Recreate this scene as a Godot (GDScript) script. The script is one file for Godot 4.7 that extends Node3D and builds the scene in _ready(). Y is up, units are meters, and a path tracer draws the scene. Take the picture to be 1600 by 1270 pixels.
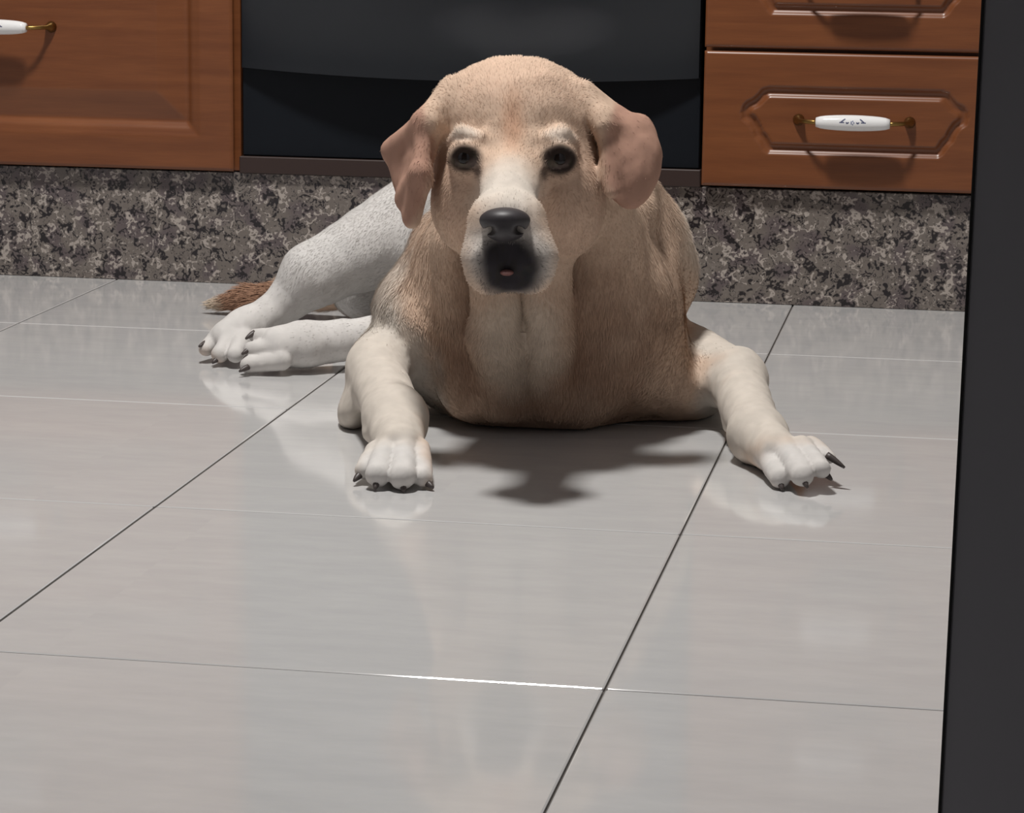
extends Node3D
# A yellow Labrador lying on a polished tile floor in front of kitchen cabinets, seen through a doorway.

const TILE := 0.45
const HAIRS := 260000.0         # hairs per square metre of coat
const FRONT := -3.44            # the cabinets' front plane

var rng := RandomNumberGenerator.new()
var mats := {}
var used := {}


func _ready() -> void:
	rng.seed = 7
	# camera
	var cam := Camera3D.new()
	cam.name = "camera"
	cam.keep_aspect = Camera3D.KEEP_HEIGHT
	cam.fov = 16.981
	cam.near = 0.02
	cam.far = 30.0
	cam.transform = Transform3D(Basis(Vector3(0.9850, 0.0124, -0.1721), Vector3(-0.0444, 0.9820, -0.1836), Vector3(0.1668, 0.1885, 0.9678)).orthonormalized(), Vector3(0, 0.5246, 0))
	add_child(cam)
	cam.current = true
	# surroundings and exposure
	var we := WorldEnvironment.new()
	we.name = "world_environment"
	var env := Environment.new()
	env.background_mode = Environment.BG_COLOR
	env.background_color = Color(0.01, 0.01, 0.012)
	env.ambient_light_source = Environment.AMBIENT_SOURCE_DISABLED
	env.tonemap_mode = Environment.TONE_MAPPER_LINEAR
	env.tonemap_exposure = 1.0
	env.sdfgi_enabled = true
	env.ssao_enabled = true
	env.ssil_enabled = true
	we.environment = env
	add_child(we)
	# the lamps that light the kitchen (their light is made in ceiling_lamp)
	ceiling_lamp(Vector3(-0.72, 2.5, -2.35), 0.26, 6.3, "square white ceiling lamp above the tile floor in front of the dog")
	make_materials()
	room()
	kitchen()
	dog()


# ---------------------------------------------------------------- helpers

func numbered(called: String) -> String:
	var n: int = used.get(called, 0)
	used[called] = n + 1
	return called if n == 0 else "%s_%03d" % [called, n]


func tag(o: Node, label: String, category := "", group := "", kind := "") -> void:
	if label: o.set_meta("label", label)
	if category: o.set_meta("category", category)
	if group: o.set_meta("group", group)
	if kind: o.set_meta("kind", kind)


func thing(called: String, label: String, category: String, at := Vector3.ZERO, group := "") -> Node3D:
	var o := Node3D.new()
	o.name = numbered(called)
	o.position = at
	add_child(o)
	tag(o, label, category, group)
	return o


func part(called: String, mesh: Mesh, mat: Material, parent: Node, at := Vector3.ZERO) -> MeshInstance3D:
	var o := MeshInstance3D.new()
	o.name = called
	o.mesh = mesh
	o.material_override = mat
	o.position = at
	parent.add_child(o, true)
	return o


func structure(called: String, mesh: Mesh, mat: Material, at: Vector3, label: String) -> MeshInstance3D:
	var o := part(called, mesh, mat, self, at)
	tag(o, label, "", "", "structure")
	return o


func quad(st: SurfaceTool, a: Vector3, b: Vector3, c: Vector3, d: Vector3) -> void:   # a, b, c, d clockwise seen from the front
	for v in [a, b, c, a, c, d]:
		st.add_vertex(v)


# a box about its centre with chamfered edges
func box(size: Vector3, ch := 0.0015, flat := 1.0) -> ArrayMesh:
	var st := SurfaceTool.new()
	st.begin(Mesh.PRIMITIVE_TRIANGLES)
	st.set_smooth_group(-1)
	var h := size * 0.5
	ch = minf(ch, minf(h.x, minf(h.y, h.z)) * 0.8)
	var i := h - Vector3(ch, ch * flat, ch)
	for ax in 3:
		var b := (ax + 1) % 3
		var c := (ax + 2) % 3
		for s in [-1.0, 1.0]:
			var pts := []
			for q in [[-1, -1], [1, -1], [1, 1], [-1, 1]]:
				var v := Vector3.ZERO
				v[ax] = s * h[ax]
				v[b] = q[0] * i[b]
				v[c] = q[1] * i[c]
				pts.append(v)
			if s > 0:
				quad(st, pts[3], pts[2], pts[1], pts[0])
			else:
				quad(st, pts[0], pts[1], pts[2], pts[3])
		for s in [-1.0, 1.0]:
			for t in [-1.0, 1.0]:
				var e := []
				for q in [[0, -1], [0, 1], [1, 1], [1, -1]]:
					var v := Vector3.ZERO
					v[b] = s * (h[b] if q[0] == 0 else i[b])
					v[c] = t * (i[c] if q[0] == 0 else h[c])
					v[ax] = q[1] * i[ax]
					e.append(v)
				if s * t > 0:
					quad(st, e[0], e[1], e[2], e[3])
				else:
					quad(st, e[3], e[2], e[1], e[0])
	for sx in [-1.0, 1.0]:
		for sy in [-1.0, 1.0]:
			for sz in [-1.0, 1.0]:
				var p := Vector3(sx * h.x, sy * i.y, sz * i.z)
				var q := Vector3(sx * i.x, sy * h.y, sz * i.z)
				var r := Vector3(sx * i.x, sy * i.y, sz * h.z)
				for v in ([p, r, q] if sx * sy * sz > 0 else [p, q, r]):
					st.add_vertex(v)
	st.generate_normals()
	return st.commit()


# a surface of revolution about the x axis: profile points are (x, radius)
func lathe_x(profile: Array, sides := 28) -> ArrayMesh:
	var st := SurfaceTool.new()
	st.begin(Mesh.PRIMITIVE_TRIANGLES)
	var n := profile.size()
	var x0: float = profile[0].x
	var x1: float = profile[n - 1].x
	for i in n:
		for s in sides + 1:
			var a := TAU * s / sides
			st.set_uv(Vector2((profile[i].x - x0) / (x1 - x0), float(s) / sides))
			st.add_vertex(Vector3(profile[i].x, cos(a) * profile[i].y, sin(a) * profile[i].y))
	for i in n - 1:
		for s in sides:
			var k := i * (sides + 1) + s
			for v in [k, k + 1, k + sides + 2, k, k + sides + 2, k + sides + 1]:
				st.add_index(v)
	st.generate_normals()
	return st.commit()


# a round bar of changing radius along a list of points
func bar(points: Array, radii: Array, sides := 12) -> ArrayMesh:
	var st := SurfaceTool.new()
	st.begin(Mesh.PRIMITIVE_TRIANGLES)
	var n := points.size()
	for i in n:
		var d: Vector3 = (points[mini(i + 1, n - 1)] - points[maxi(i - 1, 0)]).normalized()
		var side := d.cross(Vector3.UP if absf(d.y) < 0.9 else Vector3.RIGHT).normalized()
		var other := side.cross(d)
		for s in sides:
			var a := TAU * s / sides
			st.add_vertex(points[i] + (side * cos(a) + other * sin(a)) * radii[i])
	for i in n - 1:
		for s in sides:
			var k := i * sides + s
			var l := i * sides + (s + 1) % sides
			for v in [k, k + sides, l + sides, k, l + sides, l]:
				st.add_index(v)
	for cap in [0, n - 1]:
		st.add_vertex(points[cap])
		var m := n * sides + (0 if cap == 0 else 1)
		for s in sides:
			var k: int = cap * sides + s
			var l: int = cap * sides + (s + 1) % sides
			for v in ([m, k, l] if cap == 0 else [m, l, k]):
				st.add_index(v)
	st.generate_normals()
	return st.commit()


# a board w x h, thick t, whose front (towards +z, at z = 0) is cut to the depth that the callable gives for (x, y); origin at its middle
func relief(w: float, h: float, t: float, step: float, depth: Callable) -> ArrayMesh:
	var nx := int(ceil(w / step))
	var ny := int(ceil(h / step))
	var st := SurfaceTool.new()
	st.begin(Mesh.PRIMITIVE_TRIANGLES)
	st.set_smooth_group(1)
	for j in ny + 1:
		for i in nx + 1:
			var x := -w * 0.5 + w * i / nx
			var y := -h * 0.5 + h * j / ny
			var edge := minf(w * 0.5 - absf(x), h * 0.5 - absf(y))
			var z: float = -depth.call(x, y) - (0.0035 * (1.0 - sqrt(1.0 - pow(1.0 - edge / 0.004, 2))) if edge < 0.004 else 0.0)
			st.add_vertex(Vector3(x, y, z))
	for j in ny:
		for i in nx:
			var k := j * (nx + 1) + i
			for v in [k, k + nx + 1, k + nx + 2, k, k + nx + 2, k + 1]:
				st.add_index(v)
	st.generate_normals()
	var out := st.commit()
	var back := box(Vector3(w, h, t - 0.0035), 0.0005)
	var st2 := SurfaceTool.new()
	st2.begin(Mesh.PRIMITIVE_TRIANGLES)
	st2.append_from(out, 0, Transform3D())
	st2.append_from(back, 0, Transform3D(Basis(), Vector3(0, 0, -0.0035 - (t - 0.0035) * 0.5 - 0.012)))
	var st3 := SurfaceTool.new()
	st3.begin(Mesh.PRIMITIVE_TRIANGLES)
	st3.set_smooth_group(-1)
	var a := Vector3(-w * 0.5, -h * 0.5, -0.0035)
	var b := Vector3(w * 0.5, -h * 0.5, -0.0035)
	var c := Vector3(w * 0.5, h * 0.5, -0.0035)
	var d := Vector3(-w * 0.5, h * 0.5, -0.0035)
	var dz := Vector3(0, 0, -0.012)
	quad(st3, a, b, b + dz, a + dz)
	quad(st3, b, c, c + dz, b + dz)
	quad(st3, c, d, d + dz, c + dz)
	quad(st3, d, a, a + dz, d + dz)
	st3.generate_normals()
	st2.append_from(st3.commit(), 0, Transform3D())
	return st2.commit()


# ---------------------------------------------------------------- materials

func noise(freq: float, octaves := 3, kind := FastNoiseLite.TYPE_SIMPLEX_SMOOTH, sd := 1) -> FastNoiseLite:
	var n := FastNoiseLite.new()
	n.seed = sd
	n.noise_type = kind
	n.frequency = freq
	n.fractal_octaves = octaves
	return n


func plain(color: Color, rough: float, spec := 0.5, metal := 0.0) -> StandardMaterial3D:
	var m := StandardMaterial3D.new()
	m.albedo_color = color
	m.roughness = rough
	m.metallic_specular = spec
	m.metallic = metal
	return m


func triplanar(m: StandardMaterial3D, scale: Vector3) -> void:
	m.uv1_triplanar = true
	m.uv1_world_triplanar = true
	m.uv1_scale = scale


func make_materials() -> void:
	# varnished cherry wood, grain along x
	var wood := plain(Color.WHITE, 0.34)
	var g1 := noise(1.0, 4, FastNoiseLite.TYPE_SIMPLEX_SMOOTH, 3)
	var g2 := noise(1.0, 2, FastNoiseLite.TYPE_SIMPLEX_SMOOTH, 9)
	var im := Image.create(512, 512, false, Image.FORMAT_RGB8)
	for y in 512:
		for x in 512:
			var a := TAU * x / 512.0
			var ring := g1.get_noise_3d(cos(a) * 0.35, sin(a) * 0.35, y * 0.035)
			var fine := g2.get_noise_3d(cos(a) * 1.6, sin(a) * 1.6, y * 0.45)
			var v := clampf(0.5 + ring * 0.55 + fine * 0.22, 0.0, 1.0)
			im.set_pixel(x, y, Color8(107, 61, 35).lerp(Color8(131, 79, 46), v))
	wood.albedo_texture = ImageTexture.create_from_image(im)
	triplanar(wood, Vector3(2.2, 2.8, 2.2))
	mats.wood = wood
	# speckled granite
	var gr := plain(Color.WHITE, 0.22)
	var n1 := noise(0.034, 2, FastNoiseLite.TYPE_SIMPLEX_SMOOTH, 5)
	var n2 := noise(0.050, 2, FastNoiseLite.TYPE_SIMPLEX_SMOOTH, 6)
	var n3 := noise(0.045, 1, FastNoiseLite.TYPE_CELLULAR, 8)
	var n4 := noise(0.010, 2, FastNoiseLite.TYPE_SIMPLEX_SMOOTH, 11)
	im = Image.create(1024, 512, false, Image.FORMAT_RGB8)
	for y in 512:
		for x in 1024:
			var wx := x + n2.get_noise_2d(x, y) * 18.0
			var wy := y + n2.get_noise_2d(x + 900, y) * 18.0
			var v := n1.get_noise_2d(wx, wy)
			var c := Color8(116, 108, 102).lerp(Color8(146, 137, 130), clampf(0.5 + n3.get_noise_2d(wx, wy) * 0.8, 0, 1))
			c = c.lerp(Color8(96, 86, 88), clampf(n4.get_noise_2d(x, y) * 2.2, 0, 0.8))
			if v > 0.27:
				c = c.lerp(Color8(40, 36, 38), smoothstep(0.27, 0.40, v))
			elif v < -0.30:
				c = c.lerp(Color8(176, 166, 158), smoothstep(-0.30, -0.42, v))
			var w := n1.get_noise_2d(wx * 1.4 + 3000, wy * 1.4)
			if absf(w) < 0.05 and n2.get_noise_2d(x + 5000, y) > 0.0:
				c = c.lerp(Color8(34, 31, 34), 0.85)
			im.set_pixel(x, y, c)
	gr.albedo_texture = ImageTexture.create_from_image(im)
	triplanar(gr, Vector3(1.6, 3.2, 1.6))
	mats.granite = gr
	# polished porcelain, three tones of the same streaky stone
	for k in 3:
		var t := plain(Color.WHITE, 0.08, 0.55)
		var s1 := noise(1.0, 4, FastNoiseLite.TYPE_SIMPLEX_SMOOTH, 20 + k)
		im = Image.create(256, 256, false, Image.FORMAT_RGB8)
		for y in 256:
			for x in 256:
				var v := clampf(0.5 + s1.get_noise_2d(x * 0.012, y * 0.05) * 0.6 + s1.get_noise_2d(x * 0.06 + 90, y * 0.16) * 0.25, 0, 1)
				im.set_pixel(x, y, Color8(188, 187, 187).lerp(Color8(196, 195, 194), v))
		t.albedo_texture = ImageTexture.create_from_image(im)
		triplanar(t, Vector3(2.2, 2.2, 2.2))
		t.uv1_offset = Vector3(0.37 * k, 0, 0.61 * k)
		mats["tile%d" % k] = t
	mats.grout = plain(Color8(92, 87, 83), 0.9)
	mats.wall = plain(Color8(150, 146, 142), 0.85)
	mats.ceiling = plain(Color8(190, 190, 190), 0.9)
	mats.dark_wall = plain(Color8(158, 157, 166), 0.8)
	mats.seal = plain(Color8(18, 18, 20), 0.7)
	mats.brass = plain(Color8(150, 120, 70), 0.35, 0.5, 1.0)
	mats.black_glass = plain(Color8(40, 46, 55), 0.38, 0.5)
	mats.black_panel = plain(Color8(20, 24, 30), 0.5, 0.3)
	mats.dark_rail = plain(Color8(54, 39, 35), 0.5)
	mats.worktop = gr
	# porcelain grip with a small blue-grey flourish printed on it
	var gp := plain(Color.WHITE, 0.12)
	im = Image.create(256, 128, false, Image.FORMAT_RGB8)
	im.fill(Color8(236, 236, 236))
	for side in [-1, 1]:
		for i in 40:
			var s := i / 39.0
			for q in [[14.0, 22.0, 10.0], [26.0, 40.0, -9.0], [30.0, 44.0, 0.0]]:
				var x: float = 128 + side * lerpf(q[0], q[1], s)
				var y: float = 29 + q[2] * (1.0 - s) * (1.0 if q[0] > 20 else s)
				im.fill_rect(Rect2i(int(x) - 1, int(y) - 1, 3, 3), Color8(92, 96, 120))
	for i in 5:
		im.fill_rect(Rect2i(126 + int(5 * cos(i * TAU / 5)), 28 + int(5 * sin(i * TAU / 5)), 4, 4), Color8(130, 138, 162))
	gp.albedo_texture = ImageTexture.create_from_image(im)
	mats.grip = gp


# ---------------------------------------------------------------- the room

func ceiling_lamp(at: Vector3, size: float, energy: float, label: String) -> void:
	var o := thing("ceiling_lamp", label, "lamp", at)
	part("housing", box(Vector3(size + 0.04, 0.05, size + 0.04), 0.006), plain(Color8(230, 230, 230), 0.5), o, Vector3(0, -0.025, 0))
	var glow := plain(Color8(240, 240, 240), 0.5)
	glow.emission_enabled = true
	glow.emission = Color(1.0, 0.985, 0.96)
	glow.emission_energy_multiplier = 3.0
	part("diffuser", box(Vector3(size, 0.012, size), 0.004), glow, o, Vector3(0, -0.055, 0))
	var l := AreaLight3D.new()
	l.name = "lamp_light"
	l.area_size = Vector2(size, size)
	l.light_energy = energy
	l.light_color = Color(1.0, 0.99, 0.975)
	l.shadow_enabled = true
	l.rotation_degrees = Vector3(-90, 0, 0)
	l.position = Vector3(0, -0.066, 0)
	l.set("area_range", 12.0)
	o.add_child(l)


func room() -> void:
	# floor: slab and polished tiles with dark recessed joints
	var fl := structure("floor", box(Vector3(4.6, 0.1, 5.5), 0.0), mats.grout, Vector3(-0.8, -0.0525, -1.4), "polished beige-grey stone tile floor with thin dark joints")
	var tile := box(Vector3(TILE - 0.0020, 0.009, TILE - 0.0020), 0.0011, 0.55)
	for i in range(-5, 5):
		for k in range(-5, 7):
			var x := -0.68265 + (i + 0.5) * TILE
			var z := -1.72737 + (k + 0.5) * TILE
			if absf(x + 0.8) > 2.1 or z < -4.1 or z > 1.3:
				continue
			part("tile", tile, mats["tile%d" % (rng.randi() % 3)], fl, Vector3(x + 0.8, 0.048, z + 1.4) + Vector3(0, rng.randf_range(-0.0001, 0.0), 0))
	structure("ceiling", box(Vector3(4.6, 0.1, 5.5), 0.0), mats.ceiling, Vector3(-0.8, 2.55, -1.4), "white ceiling")
	structure("wall_back", box(Vector3(4.6, 2.5, 0.1), 0.0), mats.wall, Vector3(-0.8, 1.25, -4.10), "pale kitchen wall behind the cabinets")
	structure("wall_left", box(Vector3(0.1, 2.5, 5.5), 0.0), mats.wall, Vector3(-2.85, 1.25, -1.4), "pale wall left of the kitchen")
	structure("wall_right", box(Vector3(0.1, 2.5, 5.5), 0.0), mats.wall, Vector3(1.25, 1.25, -1.4), "pale wall right of the kitchen")
	structure("wall_rear", box(Vector3(4.6, 2.5, 0.1), 0.0), mats.wall, Vector3(-0.8, 1.25, 1.3), "wall at the far end of the dim hall")
	# the dark wall with the doorway that the camera looks through
	var wf := Node3D.new()
	wf.name = "wall_front"
	add_child(wf)
	tag(wf, "dark grey wall end beside the doorway at the right edge", "", "", "structure")
	var lean := Basis(Vector3(0, 0, 1), deg_to_rad(-0.52))      # the wall end is a little out of plumb
	var near := part("wall_panel", box(Vector3(1.2, 2.5, 0.12), 0.001), mats.dark_wall, wf)
	near.transform = Transform3D(lean, Vector3(0.6041, 1.245, -1.16))
	part("wall_panel", box(Vector3(1.75, 2.5, 0.12), 0.003), mats.dark_wall, wf, Vector3(-1.925, 1.25, -1.16))
	part("edge_strip", box(Vector3(0.0012, 2.5, 0.004), 0.0002), mats.seal, wf).transform = Transform3D(lean, Vector3(0.0038, 1.25, -1.101))
	part("lintel", box(Vector3(1.05, 0.42, 0.12), 0.003), mats.dark_wall, wf, Vector3(-0.528, 2.29, -1.16))
	# granite plinth under the cabinets
	structure("baseboard_back", box(Vector3(3.9, 0.1478, 0.02), 0.001), mats.granite, Vector3(-0.75, 0.0739, -3.4656), "speckled grey granite plinth under the kitchen cabinets")


func handle(parent: Node3D, at: Vector3) -> void:
	# porcelain grip between two brass posts
	var prof := []
	for i in 17:
		var t := i / 16.0
		var e := 1.0 - pow(absf(2.0 * t - 1.0), 10)
		prof.append(Vector2(-0.0458 + 0.0916 * t, (0.0074 + 0.0026 * (1.0 - pow(2.0 * t - 1.0, 2))) * (0.8 + 0.2 * e)))
	prof.push_front(Vector2(-0.0460, 0.001))
	prof.push_back(Vector2(0.0460, 0.001))
	part("grip", lathe_x(prof), mats.grip, parent, at + Vector3(0, 0, 0.030))
	for s in [-1.0, 1.0]:
		var pts := []
		var rad := []
		for i in 8:
			var t := i / 7.0
			pts.append(Vector3(s * lerpf(0.044, 0.069, sin(t * PI / 2)), 0, lerpf(0.030, -0.001, 1.0 - cos(t * PI / 2))))
			rad.append(0.0028 if i < 6 else 0.0034 + 0.0022 * (i - 5))
		part("post", bar(pts, rad), mats.brass, parent, at)


func groove_depth(x: float, y: float, outline: PackedVector2Array) -> float:
	var p := Vector2(x, y)
	if absf(x) > 0.165 or absf(y) > 0.062:
		return 0.0
	var d := 1e9
	var n := outline.size()
	for i in n:
		d = minf(d, p.distance_to(Geometry2D.get_closest_point_to_segment(p, outline[i], outline[(i + 1) % n])))
	if not Geometry2D.is_point_in_polygon(p, outline):
		d = -d
	if d < -0.0005:
		return 0.0
	if d < 0.013:
		return 0.0052 * pow(sin(PI * clampf((d + 0.0005) / 0.0135, 0, 1)), 0.7)
	return 0.0


func panel_depth(x: float, y: float, w: float, h: float) -> float:
	var s := minf(w * 0.5 - absf(x), h * 0.5 - absf(y))
	if s < 0.044:
		return 0.0
	if s < 0.050:
		return 0.002 * (s - 0.044) / 0.006
	if s < 0.062:
		return 0.002 + 0.008 * (1.0 - cos(PI * 0.5 * (s - 0.050) / 0.012))
	if s < 0.066:
		return 0.010
	if s < 0.102:
		return lerpf(0.010, 0.001, (s - 0.066) / 0.036)
	return 0.001


func kitchen() -> void:
	# drawer cabinet at the right: two drawers show
	var outline := PackedVector2Array()
	var half := [Vector2(0, 0.0415), Vector2(0.108, 0.0415), Vector2(0.116, 0.0395), Vector2(0.121, 0.033), Vector2(0.127, 0.027), Vector2(0.135, 0.023), Vector2(0.140, 0.017), Vector2(0.142, 0.009), Vector2(0.140, 0.0), Vector2(0.132, -0.005), Vector2(0.127, -0.013), Vector2(0.124, -0.022), Vector2(0.118, -0.027), Vector2(0.113, -0.036), Vector2(0.107, -0.0415), Vector2(0, -0.0415)]
	for v in half:
		outline.append(v)
	for i in range(half.size() - 2, 0, -1):
		outline.append(Vector2(-half[i].x, half[i].y))
	var board := relief(0.380, 0.1700, 0.020, 0.0021, groove_depth.bind(outline))
	var dc := thing("drawer_cabinet", "reddish-brown wooden drawer unit right of the oven with routed drawer fronts", "cabinet", Vector3(-0.1625, 0.148, FRONT))
	part("carcass", box(Vector3(0.384, 0.71, 0.57), 0.001), mats.wood, dc, Vector3(0.002, 0.356, -0.308))
	for k in 4:
		var dr := part("drawer", board, mats.wood, dc, Vector3(0, 0.0885 + k * 0.1745, 0))
		handle(dr, Vector3(0, 0.0015, 0))
	# pan drawer cabinet at the left
	var pan := relief(0.640, 0.369, 0.020, 0.0025, panel_depth.bind(0.640, 0.369))
	var lc := thing("pan_cabinet", "reddish-brown wooden cabinet left of the oven with a raised panel front", "cabinet", Vector3(-1.287, 0.148, FRONT))
	part("carcass", box(Vector3(0.655, 0.71, 0.57), 0.001), mats.wood, lc, Vector3(-0.0025, 0.356, -0.308))
	for k in 2:
		var dr := part("drawer", pan, mats.wood, lc, Vector3(0, 0.187 + k * 0.373, 0))
		handle(dr, Vector3(0.006, -0.002, 0))
	# oven between them
	var ov := thing("oven", "black glass oven between the wooden cabinets behind the dog", "oven", Vector3(-0.6575, 0.148, FRONT))
	part("rail", box(Vector3(0.606, 0.022, 0.02), 0.001), mats.dark_rail, ov, Vector3(0, 0.011, -0.018))
	part("lower_panel", box(Vector3(0.600, 0.16, 0.02), 0.001), mats.black_panel, ov, Vector3(0, 0.103, -0.026))
	part("body", box(Vector3(0.600, 0.56, 0.52), 0.002), mats.black_panel, ov, Vector3(0, 0.43, -0.30))
	var st := SurfaceTool.new()
	st.begin(Mesh.PRIMITIVE_TRIANGLES)
	st.set_smooth_group(1)
	var n := 40
	for side in 2:
		for i in n + 1:
			var t := 2.0 * i / n - 1.0
			var bow := 0.040 * (1.0 - t * t)
			for j in 2:
				var y := (0.138 - 0.008 * (1.0 - t * t)) if j == 0 else 0.56
				st.add_vertex(Vector3(t * 0.298, y, (bow if side == 0 else bow - 0.024) - 0.006))
	for i in n:
		var k := i * 2
		for v in [k, k + 1, k + 3, k, k + 3, k + 2]:
			st.add_index(v)
		var m := (n + 1) * 2 + i * 2
		for v in [m, m + 3, m + 1, m, m + 2, m + 3]:
			st.add_index(v)
		for v in [k, k + 2, m + 2, k, m + 2, m]:
			st.add_index(v)
		for v in [k + 1, m + 3, k + 3, k + 1, m + 1, m + 3]:
			st.add_index(v)
	st.generate_normals()
	part("door", st.commit(), mats.black_glass, ov)
	part("control_panel", box(Vector3(0.6, 0.13, 0.03), 0.002), mats.black_panel, ov, Vector3(0, 0.64, -0.015))
	var wt := part("worktop", box(Vector3(2.0, 0.03, 0.62), 0.004), mats.worktop, self, Vector3(-0.63, 0.9125, -3.735))
	tag(wt, "granite worktop slab lying over the cabinets and the oven", "worktop")


# ---------------------------------------------------------------- the dog: a smooth union of tapered limbs, meshed as surface nets

var FACE := Basis(Vector3(0.9850, 0.0124, -0.1721), Vector3(-0.0444, 0.9820, -0.1836), Vector3(0.1668, 0.1885, 0.9678))     # the way the dog faces
var body := []
var nose := []
var dyes := []
var flows := []
var coat_noise: FastNoiseLite
var fur_noise: FastNoiseLite
var lock := Mutex.new()


func cone(list: Array, a: Vector3, ra: float, b: Vector3, rb: float, k: float) -> void:
	var m := maxf(ra, rb)
	var lo := Vector3(minf(a.x, b.x), minf(a.y, b.y), minf(a.z, b.z)) - Vector3(m, m, m)
	var hi := Vector3(maxf(a.x, b.x), maxf(a.y, b.y), maxf(a.z, b.z)) + Vector3(m, m, m)
	list.append({"t": 0, "a": a, "b": b, "ra": ra, "rb": rb, "k": k, "lo": lo, "hi": hi})


func carve(list: Array, a: Vector3, ra: float, b: Vector3, rb: float, k: float) -> void:
	cone(list, a, ra, b, rb, k)
	list[-1].t = 1


func ell(list: Array, c: Vector3, r: Vector3, turn: float, k: float) -> void:
	var m := maxf(r.x, maxf(r.y, r.z))
	list.append({"t": 2, "c": c, "r": r, "basis": FACE * Basis(Vector3(0, 0, 1), deg_to_rad(turn)), "k": k, "lo": c - Vector3(m, m, m), "hi": c + Vector3(m, m, m)})


func flap(list: Array, a: Vector3, b: Vector3, c: Vector3, r: float, k: float) -> void:
	var lo := a.min(b).min(c) - Vector3(r, r, r)
	var hi := a.max(b).max(c) + Vector3(r, r, r)
	list.append({"t": 3, "a": a, "b": b, "c": c, "ra": r, "k": k, "lo": lo, "hi": hi})


func dye(c: Vector3, r: Vector3, color: Color, strength: float, soft: float) -> void:
	var l := color.srgb_to_linear()
	dyes.append([c, Vector3(1.0 / r.x, 1.0 / r.y, 1.0 / r.z), l, strength, soft])


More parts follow.
